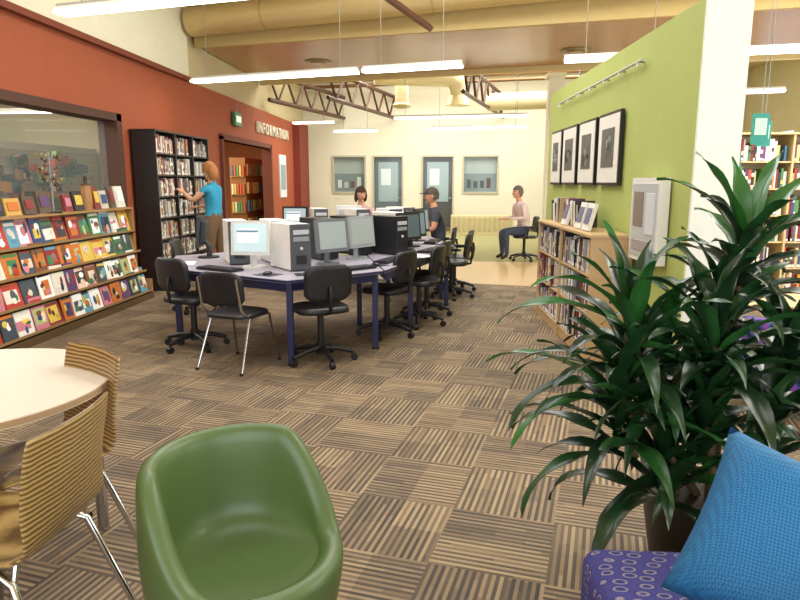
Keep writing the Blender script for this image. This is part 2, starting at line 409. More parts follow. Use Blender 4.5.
b=MB(); b.box((0,0,0),(.58,.07,.62),S('e9e8e2')); b.box((0,-.038,0),(.5,.01,.54),S('bfc4c2')); b.box((-.1,-.045,.08),(.2,.006,.26),S('8c7f74')); b.box((.14,-.045,.05),(.16,.006,.3),S('d9dde0')); b.box((0,-.045,-.19),(.4,.006,.08),S('a49c9a'))
b.done('notice_display_case',[SATIN],loc=(wx(4.9)-.05,4.9,1.22),rz=-math.pi/2+wang,bevel=.006)

# ---------------------------------------------------------------- shelves and books
PAL=['8a2f2a','2f4a7a','d8d2c4','2a2a2e','c4903a','4a7a4a','e8e6de','6a3a6a','b8552e','3a6a8a','a8a49a','d9c27a','7a1f2a','5a5650','efe9d8']
def bookcase(name,loc,rz,w,h,d,n,fr,bays=1,pal=PAL,base=.08,topbooks=False,lo=.18,hi=.27,fill=.93):
    b=MB(); t=.025
    b.box((0,d/2-.01,h/2),(w,.015,h),fr)
    for i in range(bays+1): b.box((-w/2+t/2+i*(w-t)/bays,0,h/2),(t,d,h),fr)
    b.box((0,0,h-t/2),(w+.02,d+.02,t),fr); b.box((0,0,base/2),(w-.02,d-.04,base),fr)
    zs=[base+i*(h-base-t)/n for i in range(n)]
    for z in zs: b.box((0,0,z),(w-2*t,d-.02,.02),fr)
    b.done(name,[SATIN],loc=loc,rz=rz,bevel=.003)
    k=MB(); sh=(h-base-t)/n
    for z in zs:
        for j in range(bays):
            bwid=(w-t)/bays; x=-w/2+t+.01+j*bwid; xe=-w/2+(j+1)*bwid-.02
            while x<xe-.05:
                bw_=U(.014,.042); bh=min(sh-.04,U(lo,hi)); bd=min(d-.06,U(.16,.2)); 
                if R()>fill: x+=U(.03,.12); continue
                c=S(random.choice(pal),U(.7,1.1))
                k.box((x+bw_/2,-d/2+.02+bd/2,z+.012+bh/2),(bw_*.94,bd,bh),c)
                if R()<.6: k.box((x+bw_/2,-d/2+.0195,z+.012+bh*U(.3,.8)),(bw_*.8,.002,bh*.18),S(random.choice(['f0ece0','d8c060','222222','f0ece0'])))
                if R()<.5: k.box((x+bw_/2,-d/2+.0195,z+.012+bh*.1),(bw_*.8,.002,bh*.12),S('f4f2ea'))
                x+=bw_
    if topbooks:
        x=-.95
        for i in range(20):
            bh=U(.18,.26); c=S(random.choice(pal)); k.box((x+U(0,.02),.02,h+bh/2+.005),(.02 if i%5 else .03,.16,bh),c,r=(0,U(-.3,.1),0)); x+=.055 if i not in(7,) else .2
        for xx in (-.2,.35,.6): k.box((xx,-.06,h+.12),(.2,.03,.24),S('e8e6de'),r=(rad(-15),0,0)); k.box((xx,-.078,h+.13),(.14,.005,.14),S('6a6a8a'),r=(rad(-15),0,0))
    k.done('shelved_books',[PAPER],loc=loc,rz=rz)
bookcase('tall_bookcase',(-4.0,9.6,0),math.pi/2,2.0,2.2,.34,7,S('26201e'),3,pal=['7a2a2a','9a9a98','c0b8a8','34485a','e0dcd0','8a3f3a','5a5458','b87a5a','e8e4da'],base=.12,hi=.25)
bookcase('low_bookcase',(1.33,6.3,0),-math.pi/2+wang,2.15,1.08,.34,3,S('caa878'),2,pal=['e0dccf','2a2a2e','6a3a6a','8a2f2a','f0eee6','3a3a44','b8a888','a8a8b0'],base=.1,topbooks=True,lo=.2,hi=.3)
bookcase('wall_bookcase',(4.35,8.6,0),0.0,2.4,2.1,.4,6,S('c9ac7c'),2)
bookcase('wall_bookcase',(4.2,11.4,0),0.0,2.4,2.1,.4,6,S('c9ac7c'),2)
bookcase('wall_bookcase',(7.2,8.6,0),0.0,2.4,2.1,.4,6,S('c9ac7c'),2)

# magazine display rack on left wall
b=MB(); WD=S('a67f4e')
y0,y1=4.2,8.1; ln=y1-y0; RT=1.16
b.bx(-4.11,-4.07,y0,y1,.08,RT,WD)
rows=[(.09,-3.78),(.35,-3.84),(.61,-3.90),(.87,-3.96)]
for z,xf in rows:
    b.bx(-4.07,xf,y0,y1,z-.015,z,WD); b.bx(xf-.01,xf,y0,y1,z-.015,z+.025,S('94744a'))
    b.box(((-4.07+xf)/2-.02,(y0+y1)/2,z+.11),(.012,ln,.22),WD,r=(0,rad(-14),0))
b.bx(-4.11,-3.76,y0,y1,0,.075,S('5a442a')); b.bx(-4.11,-3.96,y0,y1,RT,RT+.02,WD)
b.prism([(-4.11,y1),(-3.78,y1),(-3.78,y1+.02),(-4.11,y1+.02)],0,.25,WD); b.bx(-4.11,-3.97,y1,y1+.02,0,RT+.02,WD)
b.done('magazine_rack',[SATIN])
b=MB(); cv=['b43a2a','e8e4da','2a4a7a','d8b84a','3a7a4a','c87a8a','f0efe8','5a3a6a','2a2a34','c8702a','5898b0','a8b87a','e8c8b0','7a4a2a','f4f2ec','ddd6c6','404a54','8a2a34']
for z,xf in rows:
    y=y0+.05
    while y<y1-.2:
        w=U(.17,.25); h=U(.24,.33)
        M=Matrix.Translation(Vector((xf-.035,y+w/2,z+.005)))@Matrix.Rotation(rad(-12+U(-3,3)),4,'Y')@Matrix.Rotation(U(-.04,.04),4,'X')
        b.T=M
        c=S(random.choice(cv)); b.box((0,0,h/2),(.012,w,h),c)
        b.box((.0065,0,h*.87),(.002,w*.85,h*.11),S(random.choice(cv)))
        if R()<.7: b.box((.0065,U(-.02,.02),h*.42),(.002,w*U(.5,.95),h*U(.3,.6)),S(random.choice(cv)))
        for q in range(3):
            b.ell((.0075,U(-.05,.05),h*U(.2,.65)),(.002,w*U(.08,.25),h*U(.06,.2)),S(random.choice(cv),U(.6,1.2)),nu=10,nv=6)
        b.T=Matrix.Identity(4)
        y+=w+U(-.02,.03)
b.done('display_magazines',[PAPER])
b=MB(); y=4.3
while y<7.95:
    w=U(.12,.22); h=U(.16,.27)
    if not (6.36<y+w/2<6.64 or 6.98<y+w/2<7.32):
        b.box((-4.04,y+w/2,RT+.025+h/2),(.025,w,h),S(random.choice(['2a2a2e','5a4a3a','3a5a6a','c8c0b0','7a2a2a','4a6a4a','c8a050','e0dccf'])),r=(0,rad(-10),0))
        b.box((-4.022,y+w/2,RT+.025+h*.55),(.004,w*.7,h*.5),S(random.choice(cv)),r=(0,rad(-10),0))
    y+=w+U(.01,.06)
b.done('display_books',[PAPER])
b=MB(); b.cyl((0,0,0),(0,0,.02),.08,BLK); b.cyl((0,0,0),(0,0,.6),.008,GR,seg=8)
for i in range(60):
    a=U(0,6.28); z=U(.25,.6); r=.03+.09*R(); b.ell((math.cos(a)*r*.6,math.sin(a)*r*1.6,z),(.013,.015,.018),S(random.choice(['8a3a2a','a0883a','5a4a2a','4a3a2a','a8946a','6a4a2a','3a2a20'])),nu=6,nv=4)
    if i%4==0: b.cyl((0,0,z),(math.cos(a)*r*.6,math.sin(a)*r*1.6,z),.003,GR,seg=5)
b.done('trinket_stand',[SATIN],loc=(-4.03,6.5,RT+.02))
b=MB(); b.sweep([(0,0,0),(0,0,.1),(0,0,.2),(0,0,.28)],[.05,.06,.055,.05],S('a87a48')); b.cyl((0,0,.28),(0,0,.3),.055,S('6a4a2a')); b.cyl((0,0,.3),(0,0,.38),.02,S('3a2a1e')); b.done('wooden_vase',[SATIN],loc=(-4.03,7.15,RT+.02))

# exit sign, information lettering
b=MB(); b.box((0,0,0),(.06,.42,.26),S('2f7a4a')); b.box((.035,0,0),(.005,.3,.12),S('d8f0d8'),1); b.cyl((0,0,.13),(0,0,.3),.01,GR,seg=6); b.done('exit_sign',[SATIN,SCREEN],loc=(-4.14,13.2,2.75))
tx=bpy.data.curves.new('information_lettering','FONT'); tx.body='INFORMATION'; tx.size=.34; tx.extrude=.02; tx.space_character=1.4; tx.offset=.006
to=bpy.data.objects.new('information_lettering',tx); bpy.context.scene.collection.objects.link(to); to.location=(-4.17,14.7,2.62); to.rotation_euler=(rad(90),0,rad(90))
tm,tn,tb=newmat('brushed_letters'); tb.inputs['Base Color'].default_value=S('e6e0cc'); tb.inputs['Roughness'].default_value=.4
tnn=tn.nodes.new('ShaderNodeTexNoise'); tnn.inputs['Scale'].default_value=80; tn.links.new(tnn.outputs['Fac'],tb.inputs['Roughness'])
tx.materials.append(tm)

# ---------------------------------------------------------------- computer tables
NAVY=S('23264f'); TOP=S('a09aa8')
def comptable(pts,legs,h=.73):
    b=MB(); b.prism(pts,h-.03,h,TOP); 
    cx=sum(p[0] for p in pts)/len(pts); cy=sum(p[1] for p in pts)/len(pts)
    ins=[(cx+(p[0]-cx)*.93,cy+(p[1]-cy)*.93) for p in pts]
    b.prism([(cx+(p[0]-cx)*1.003,cy+(p[1]-cy)*1.003) for p in pts],h-.026,h-.006,NAVY)
    n=len(ins)
    for i in range(n):
        a=Vector((*ins[i],h-.07)); c=Vector((*ins[(i+1)%n],h-.07)); d=c-a
        b.box((a+c)/2,(d.length,.025,.07),NAVY,r=math.atan2(d.y,d.x))
    for (x,y) in legs:
        b.box((x,y,(h-.03)/2),(.05,.05,h-.03),NAVY); b.cyl((x,y,0),(x,y,.02),.035,BLK,seg=10)
    b.done('computer_table',[SATIN],bevel=.004)
comptable([(-2.5,5.65),(-1.22,4.98),(-.5,5.6),(-.78,6.75),(-2.35,7.0),(-2.8,6.6)],[(-2.42,5.7),(-1.22,5.07),(-.58,5.66),(-.85,6.65),(-2.3,6.9)])
comptable([(-.49,5.62),(.17,7.9),(-.72,8.15),(-.77,6.76)],[(.08,7.8),(-.66,8.05),(-.3,6.5)])
comptable([(-.7,8.2),(.12,8.1),(-.3,9.9),(-2.1,10.2),(-2.3,8.6)],[(0.02,8.2),(-.37,9.8),(-2.0,10.1),(-2.2,8.7)])

def monitor(x,y,face,scr='cfe0e4',bez='c9cbce',w=.38,h=.31,z=.73,win=True):
    b=MB(); B=S(bez)
    b.cyl((0,.06,0),(0,.06,.015),.11,B,seg=20); b.sweep([(0,.07,.01),(0,.07,.12),(0,.03,.17)],[.03,.025,.025],B)
    zc=.12+h/2; b.box((0,0,zc),(w,.035,h),B,r=(rad(-6),0,0)); b.box((0,.035,zc),(w*.7,.05,h*.65),S(bez,.7),r=(rad(-6),0,0))
    b.box((0,-.0195,zc+.004),(w-.055,.003,h-.06),S(scr),1,r=(rad(-6),0,0))
    if win:
        b.box((-.02,-.0215,zc+.02),(w*.55,.002,h*.4),S('e4e8e4'),1,r=(rad(-6),0,0)); b.box((-.02,-.0225,zc+h*.2),(w*.55,.002,h*.05),S('5a7a98'),1,r=(rad(-6),0,0))
    b.done('computer_monitor',[SATIN,SCREEN],loc=(x,y,z),rz=face,bevel=.004)
def tower(x,y,face,body='f4f2ec',front='4a4c52',z=.73):
    b=MB(); b.box((0,0,.21),(.19,.44,.40),S(body)); b.box((0,-.23,.21),(.188,.03,.40),S(front))
    b.box((0,-.247,.34),(.15,.006,.04),S('b9bcc0')); b.box((0,-.247,.28),(.15,.006,.04),S('8d9094')); b.cyl((0,-.245,.2),(0,-.255,.2),.014,S('c8ccd0'),seg=14)
    b.box((0,-.247,.1),(.1,.006,.08),S('1a1a1c'))
    for sx in (-.07,.07):
        for sy in (-.17,.17): b.cyl((sx,sy,0),(sx,sy,.012),.015,BLK,seg=8)
    b.done('computer_tower',[SATIN],loc=(x,y,z),rz=face,bevel=.006)
def keyboard(x,y,face,z=.73):
    b=MB(); b.box((0,0,.012),(.44,.15,.018),S('1c1c20'))
    for j in range(5):
        for i in range(15): b.box((-.2+i*.0285,-.055+j*.027,.024),(.023,.022,.008),S('2d2d33'))
    b.done('computer_keyboard',[SATIN],loc=(x,y,z),rz=face)
def mouse(x,y,face,z=.73):
    b=MB(); b.ell((0,0,.012),(.03,.05,.02),S('1c1c20'),keep=lambda q:q.z>-.012); b.box((0,.0,.002),(.2,.17,.003),S('30343c'))
    b.done('computer_mouse',[SATIN],loc=(x,y,z),rz=face)
A=rad
monitor(-1.70,5.66,A(-4),'b8d0d4','dcdcd8',w=.36); tower(-1.98,6.1,A(25)); tower(-1.36,5.70,A(38)); tower(-1.62,6.2,A(30))
monitor(-1.02,5.97,A(50),'8a9290','6a6e74',win=False); monitor(-.80,6.42,A(56),'8a908c','9a9ea2',win=False); tower(-1.25,6.5,A(40),'2a2b2e','1c1d20')
tower(-.60,6.98,A(52),'232427','1c1d20'); monitor(-.36,7.3,A(52),'4a565a','222326',win=False); monitor(-.3,7.7,A(56),'6a7a80','222326',win=False)
tower(-.62,7.88,A(50)); tower(-1.7,8.9,A(20)); tower(-1.15,8.8,A(30)); tower(-.72,8.9,A(30)); tower(-.6,9.45,A(40)); monitor(-.25,8.5,A(66),'7a8a90','222326',win=False); monitor(-2.05,9.0,A(-10),'9aa8ac','222326')
monitor(-1.35,9.5,A(170),'c8d8dc','dddddd'); monitor(-2.45,6.45,A(-80),'c8d8dc','222326'); tower(-.98,6.9,A(50),'26272a','1c1d20')
keyboard(-1.95,5.52,A(-28)); mouse(-1.45,5.27,A(-28)); keyboard(-.78,5.62,A(45)); keyboard(-.50,6.25,A(70)); mouse(-.60,5.92,A(45)); keyboard(-.12,7.2,A(72)); mouse(-.02,7.58,A(72)); keyboard(-.1,8.3,A(80)); mouse(-1.12,5.3,A(20))
b=MB()
for (x,y,r) in ((-2.45,5.95,.3),(-.22,6.72,.9)): b.box((x,y,.7335),(.21,.28,.003),S('f4f3ee'),r=r)
b.done('loose_papers',[PAPER])

# ---------------------------------------------------------------- chairs
def rpanel(b,w,h,t,cy,cz,col,tilt=0,curve=.03,r=.06):
    nx,nz=10,8; vs=[];fs=[]
    for side in (0,1):
        for j in range(nz+1):
            for i in range(nx+1):
                u=i/nx*2-1; v=j/nz*2-1
                x=u*w/2; z=v*h/2
                sx=math.sqrt(max(0,1-.28*v**8*1)) ; sz=math.sqrt(max(0,1-.28*u**8)); x*=sx; z*=sz
                y=-curve*(u*u)+ (t if side else 0)
                vs.append((x,cy+y+z*math.tan(tilt),cz+z))
    n=(nx+1)*(nz+1)
    for s_ in (0,1):
        for j in range(nz):
            for i in range(nx):
                a=s_*n+j*(nx+1)+i; fs.append((a,a+1,a+nx+2,a+nx+1))
    for i in range(nx):
        fs.append((i,i+1,n+i+1,n+i)); q=nz*(nx+1)+i; fs.append((q,q+1,n+q+1,n+q))
    for j in range(nz):
        q=j*(nx+1); fs.append((q,q+nx+1,n+q+nx+1,n+q)); q+=nx; fs.append((q,q+nx+1,n+q+nx+1,n+q))
    b.add(vs,fs,col,0,True)
def seatpad(b,w,d,z,col,t=.035,cy=0):
    n=28
    rings=[(1,0),(1.0,t*.6),(.93,t),(.5,t*.75),(0.02,t*.65)]
    vs=[];fs=[]
    for (k,dz) in rings:
        for i in range(n):
            a=2*math.pi*i/n; ca,sa=math.cos(a),math.sin(a)
            x=math.copysign(abs(ca)**.55,ca)*w/2*k; y=math.copysign(abs(sa)**.55,sa)*d/2*k
            vs.append((x,cy+y,z+dz))
    for j in range(len(rings)-1):
        for i in range(n): fs.append((j*n+i,j*n+(i+1)%n,(j+1)*n+(i+1)%n,(j+1)*n+i))
    fs.append(tuple(range(n)))
    b.add(vs,fs,col,0,True)
def swivel(x,y,rz,arms=False,col='1c1c20'):
    b=MB(); C=S(col)
    seatpad(b,.44,.42,.44,C,.05)
    rpanel(b,.40,.30,.03,.22,.70,C,tilt=.12)
    b.sweep([(0,.12,.43),(0,.25,.46),(0,.27,.6),(0,.255,.68)],.016,BLK,seg=8,sq=1)
    b.cyl((0,0,.16),(0,0,.44),.028,BLK); b.cyl((0,0,.07),(0,0,.17),.04,BLK)
    for k in range(5):
        a=2*math.pi*k/5+.3; c,s=math.cos(a),math.sin(a)
        b.sweep([(0,0,.12),(.15*c,.15*s,.11),(.28*c,.28*s,.075)],[.028,.022,.018],BLK,seg=8)
        b.cyl((.28*c-.02*s,.28*s+.02*c,.03),(.28*c+.02*s,.28*s-.02*c,.03),.03,BLK,seg=12)
    if arms:
        for sx in (-1,1): b.sweep([(sx*.2,0,.44),(sx*.26,0,.5),(sx*.265,.02,.64),(sx*.25,.16,.655)],.014,BLK,seg=8); b.box((sx*.265,.02,.665),(.05,.22,.025),BLK)
    b.done('swivel_chair',[SATIN],loc=(x,y,0),rz=rz)
def sidechair(x,y,rz):
    b=MB(); C=S('1b1c22'); seatpad(b,.43,.42,.43,C,.03)
    rpanel(b,.42,.27,.02,.21,.67,C,tilt=.12)
    for sx in (-1,1):
        b.sweep([(sx*.22,-.25,.0),(sx*.19,-.17,.42),(sx*.19,.1,.425),(sx*.19,.2,.5),(sx*.185,.245,.76)],.011,S('c8c8cc'),1,seg=8)
        b.sweep([(sx*.19,.1,.42),(sx*.22,.27,0)],.011,S('c8c8cc'),1,seg=8)
        b.cyl((sx*.22,-.25,0),(sx*.22,-.25,.02),.016,BLK,seg=8); b.cyl((sx*.22,.27,0),(sx*.22,.27,.02),.016,BLK,seg=8)
    b.cyl((-.19,-.15,.42),(.19,-.15,.42),.01,S('c8c8cc'),1,seg=8)
    b.done('stacking_chair',[SATIN,CHROME],loc=(x,y,0),rz=rz)
sidechair(-1.66,5.08,A(180-20))
swivel(-2.25,5.62,A(180-28)); swivel(-1.0,5.22,A(180+30)); swivel(-.52,6.2,A(180+62)); swivel(-.15,7.25,A(180+72),True)
swivel(.15,8.35,A(180+80),True); swivel(-2.85,7.3,A(180-80)); swivel(-.02,9.45,A(180+85),True); swivel(-.22,6.72,A(180+70))
swivel(1.62,12.5,A(180+95),True); swivel(-1.3,10.65,A(0)); swivel(.2,8.92,A(262))

def plychair(x,y,rz):
    prof=[(-.22,.40),(-.215,.435),(-.17,.45),(-.05,.438),(.1,.43),(.17,.445),(.205,.50),(.22,.58),(.24,.70),(.262,.80),(.27,.835)]
    wid=[.38,.40,.41,.42,.42,.42,.42,.425,.43,.435,.42]
    b=MB(); vs=[];fs=[]; nx=12
    for (yy,zz),w in zip(prof,wid):
        for i in range(nx+1):
            u=i/nx*2-1; k=.02*u*u if zz<.47 else 0; kb=-.03*u*u if zz>.5 else 0
            vs.append((u*w/2,yy+kb,zz+k))
    for j in range(len(prof)-1):
        for i in range(nx): a=j*(nx+1)+i; fs.append((a,a+1,a+nx+2,a+nx+1))
    e=bpy.data.objects.new('plywood_chair',None); bpy.context.scene.collection.objects.link(e); e.location=(x,y,0); e.rotation_euler=(0,0,rz)
    b.add(vs,fs,W,0,True); b.done('shell',[ZEBRA],parent=e,solid=.014,sub=1)
    b=MB(); c=S('d4d4d6')
    for sx in (-1,1):
        b.sweep([(sx*.23,-.24,0),(sx*.19,-.15,.40),(sx*.17,-.1,.425),(sx*.17,.08,.418),(sx*.19,.14,.39),(sx*.24,.27,0)],.012,c,seg=10)
        for yy in (-.24,.27): b.cyl((sx*.235,yy,0),(sx*.235,yy,.015),.017,BLK,seg=10)
    b.cyl((-.17,-.05,.42),(.17,-.05,.42),.011,c); b.cyl((-.17,.06,.417),(.17,.06,.417),.011,c)
    b.done('legs',[CHROME],parent=e)
plychair(-1.32,1.73,A(-90)); plychair(-1.54,2.24,A(-34))
# round table
e=bpy.data.objects.new('round_table',None); bpy.context.scene.collection.objects.link(e); e.location=(-1.86,2.25,0)
b=MB(); n=64
b.prism([(.56*math.cos(2*math.pi*i/n),.56*math.sin(2*math.pi*i/n)) for i in range(n)],.70,.73,S('ddd0c0')); b.prism([(.563*math.cos(2*math.pi*i/n),.563*math.sin(2*math.pi*i/n)) for i in range(n)],.704,.726,S('a88a68'))
b.done('top',[SATIN],parent=e)
b=MB()
for k in range(4):
    a=rad(32+90*k); b.cyl((.47*math.cos(a),.47*math.sin(a),.0),(.47*math.cos(a),.47*math.sin(a),.70),.024,S('bdbec0'),seg=18)
    b.cyl((0,0,.68),(.47*math.cos(a),.47*math.sin(a),.68),.018,S('8d8e90'),seg=8)
b.done('legs',[CHROME],parent=e)

# green tub chair
b=MB(); nph=64; vs=[];fs=[]
def sm(t): t=max(0,min(1,t)); return t*t*(3-2*t)
rings=[]
for i in range(nph):
    ph=2*math.pi*i/nph  # measured from front
    dfr=abs(((ph+math.pi)%(2*math.pi))-math.pi)
    H=.40+.30*sm((dfr-.9)/1.05)
    thick=.036; col=[]
    ex=1.0+.05*math.cos(ph)
    for t in (0,.04,.2,.4,.6,.8,.93):
        z=t*H; r=.215+.09*math.sin(min(1,z/.42)*math.pi/2)-(.0 if z<.45 else (z-.45)*.05)
        if t==0: r-=.012
        col.append((r*ex,z))
    ro=col[-1][0]/ex
    for a in (40,90,140):
        col.append(((ro-thick+thick*math.cos(rad(a)))*ex,H-.03+.03*math.sin(rad(a))))
    seat=.365
    ri=ro-2*thick
    for t in (.25,.5,.75,.93):
        z=(H-.03)*(1-t)+seat*t; col.append(((ri-.01*t-.02*max(0,t-.7)/.3)*ex,z))
    for k in (.75,.45,.2,.01): col.append(((ri-.035)*k*ex,seat-.01*(1-k*k)-.003))
    rings.append([(r*math.sin(ph),-r*math.cos(ph),z) for r,z in col]); prof_n=len(col)
for rg in rings: vs+=rg
for i in range(nph):
    for j in range(prof_n-1):
        a=i*prof_n+j; c=((i+1)%nph)*prof_n+j; fs.append((a,c,c+1,a+1))
b.add(vs,fs,S('4e6234'),0,True)
b.done('tub_chair',[vc('moulded_green_plastic',.42,0,.06,6,coat=.06)],loc=(-.60,1.77,0),rz=A(52),sub=1)

# sofa
def rbox(b,x0,x1,y0,y1,z0,z1): b.bx(x0,x1,y0,y1,z0,z1,W)
e=bpy.data.objects.new('sofa',None); bpy.context.scene.collection.objects.link(e); e.location=(0,0,0)
b=MB(); rbox(b,.42,1.55,.87,1.75,.09,.46); o=b.done('seat',[SOFA],parent=e); m=o.modifiers.new('bv','BEVEL'); m.width=.05; m.segments=5
b=MB(); rbox(b,.42,1.55,.70,.86,.09,.74); rbox(b,1.56,1.70,.70,1.75,.09,.62); o=b.done('back_and_arm',[SOFA],parent=e); m=o.modifiers.new('bv','BEVEL'); m.width=.05; m.segments=4
b=MB()
for x in (.53,1.6):
    for y in (.8,1.6): b.cyl((x,y,0),(x,y,.11),.025,BLK)
b.done('feet',[SATIN],parent=e)
# pillow
b=MB(); n=20; vs=[];fs=[]; hs=.215
for s_ in (1,-1):
    for j in range(n+1):
        for i in range(n+1):
            u=i/n*2-1; v=j/n*2-1
            pin=1-.07*(1-abs(u)**2)*(abs(v)**4); pin2=1-.07*(1-abs(v)**2)*(abs(u)**4)
            th=.085*((1-u**4)**.6)*((1-v**4)**.6)
            vs.append((u*hs*pin2,v*hs*pin,s_*th))
N1=(n+1)**2
for s_ in (0,1):
    for j in range(n):
        for i in range(n): a=s_*N1+j*(n+1)+i; fs.append((a,a+1,a+n+2,a+n+1))
b.add(vs,fs,W,0,True)
pl=b.done('throw_pillow',[WEAVE],loc=(.805,1.37,.68),weld=True)
nrm=Vector((-.25,-.75,.6)).normalized(); up=Vector((0,0,1)); xx=up.cross(nrm).normalized(); yy=nrm.cross(xx)
MM=Matrix((xx,yy,nrm)).transposed()@Matrix.Rotation(rad(-19),3,'Z'); pl.rotation_euler=MM.to_euler()

# zebra lounge chair + side table on the right
b=MB(); b.bx(-.4,.4,-.4,.4,.1,.42,W); b.bx(-.4,.4,.25,.42,.3,.85,W); b.bx(-.44,-.3,-.4,.4,.1,.6,W); b.bx(.3,.44,-.4,.4,.1,.6,W)
for sx in (-.35,.35):
    for sy in (-.3,.3): b.cyl((sx,sy,0),(sx,sy,.11),.025,BLK)
o=b.done('lounge_armchair',[ZEBRAX],loc=(2.6,4.3,0),rz=A(-150)); m=o.modifiers.new('bv','BEVEL'); m.width=.04; m.segments=3
b=MB(); b.bx(-.45,.45,-.3,.3,.5,.54,S('d9b98a'))
for sx in (-.4,.4):
    for sy in (-.25,.25): b.box((sx,sy,.25),(.04,.04,.5),S('c09a62'))
b.done('side_table',[SATIN],loc=(2.75,5.4,0),bevel=.005)
for x,y,z in ((2.75,5.9,1.95),(2.72,6.3,1.62),(3.4,7.2,2.0)):
    b=MB(); b.box((0,0,0),(.14,.02,.26),S('2f8f86')); b.box((0,-.012,.02),(.1,.004,.14),S('bcd8cc')); b.cyl((0,0,.13),(0,0,4.7-z),.003,GR,seg=5); b.done('hanging_aisle_sign',[SATIN],loc=(x,y,z))
b=MB(); b.bx(.3,2.1,18.6,19.1,0,.55,S('c9bd90'))
for i in range(12): b.bx(.35+i*.145,.45+i*.145,18.58,18.6,.1,.5,S('b0a478'))
b.done('low_cabinet',[SATIN],bevel=.01)
b=MB(); b.bx(2.8,3.6,15.5,16.2,2.9,3.3,S('5a5448')); b.cyl((3.2,15.8,3.3),(3.2,15.8,4.7),.02,GR,seg=6); b.done('hanging_heater_unit',[METAL])
# ---------------------------------------------------------------- dracaena
e=bpy.data.objects.new('potted_dracaena',None); bpy.context.scene.collection.objects.link(e); e.location=(1.0,2.36,0)
b=MB(); b.sweep([(0,0,0),(0,0,.02),(0,0,.3),(0,0,.34)],[.14,.155,.2,.21],S('2a2622'),seg=32); b.cyl((0,0,.33),(0,0,.345),.19,S('3a2a1e'),seg=24); b.done('pot',[SATIN],parent=e)
canes=[((.06,.02),(.14,.12,1.20),26,1.0),((-.08,.02),(-.28,0,.92),26,1.1),((.02,-.06),(-.03,-.10,.93),28,1.1),((-.1,-.05),(-.34,-.08,.72),26,1.05),((.02,-.1),(-.06,-.16,.66),26,1.0),((.1,0),(.27,-.02,.84),28,1.05),((0,.08),(.05,.1,1.05),22,.95),((-.05,.05),(-.15,.08,.82),22,1.0),((.1,-.06),(.16,-.14,.62),22,.95),((-.02,-.05),(-.2,-.16,.56),24,1.0)]
b=MB()
for (bx_,by_),tip,_,_ in canes:
    b.sweep([(bx_,by_,.33),((bx_*.6+tip[0]*.4),(by_*.6+tip[1]*.4),(.33+tip[2])*.5),tip],[.018,.016,.013],S('6a5a3c'),seg=8)
b.done('canes',[CLOTH],parent=e)
lb=MB()
def leaf(base,az,el,L,w,droop,col):
    n=14; vs=[];fs=[]
    d=Vector((math.cos(az),math.sin(az),0)); p=Vector(base); ang=el; side=Vector((-d.y,d.x,0)); tw=U(-.3,.3)
    for i in range(n+1):
        t=i/n
        ww=w*(.4+.6*math.sin(min(1,t*2.4)*math.pi/2))*(1-t**3.2)+.0012
        if t<.12: ww*=(.5+t*4)
        dirv=d*math.cos(ang)+Vector((0,0,1))*math.sin(ang); nn=-d*math.sin(ang)+Vector((0,0,1))*math.cos(ang)
        sd=side*math.cos(tw*t)+nn*math.sin(tw*t); wave=.006*math.sin(t*14+az*5)
        for u in (-1,-.5,0,.5,1):
            vs.append(p+sd*(u*ww/2)+nn*((abs(u)**1.3)*ww*.2+wave*u))
        p=p+dirv*(L/n); ang-=droop/n*(0.3+1.4*t)
    for i in range(n):
        for k in range(4): a=i*5+k; fs.append((a,a+1,a+6,a+5))
    lb.add(vs,fs,col,0,True)
gc=['153418','1b3a1c','102614','20461f','18361a','295a26']
for _,tip,nl,sc in canes:
    for i in range(nl):
        az=i*2.399+U(-.25,.25); f=i/nl
        el=rad(82-68*f+U(-10,8)); L=sc*U(.38,.50)*(.85+.25*f); dr=rad(U(45,85)+50*f)
        hgt=Vector(tip)+Vector((0,0,.04-.26*f))
        leaf(hgt,az,el,L*(.85 if tip[2]>1 else 1),U(.056,.076),dr,S(random.choice(gc),U(.8,1.25)))
for tip,az,el,L,dr in (((.14,.12,1.24),rad(150),62,.45,70),((.14,.12,1.26),rad(20),55,.5,60),((.14,.12,1.26),rad(100),78,.36,25),((-.28,0,.95),rad(170),30,.55,90),((-.28,0,.95),rad(195),55,.5,95),((-.34,-.08,.72),rad(200),10,.5,90),((.14,.12,1.22),rad(-40),50,.5,80),((-.28,0,.95),rad(120),75,.45,30),((.14,.12,1.26),rad(45),65,.48,45),((.14,.12,1.26),rad(190),70,.42,40),((-.34,-.08,.72),rad(160),35,.55,80)):
    leaf(tip,az,rad(el),L,.072,rad(dr),S('285e24',1.1))
lb.done('leaves',[LEAF],parent=e)

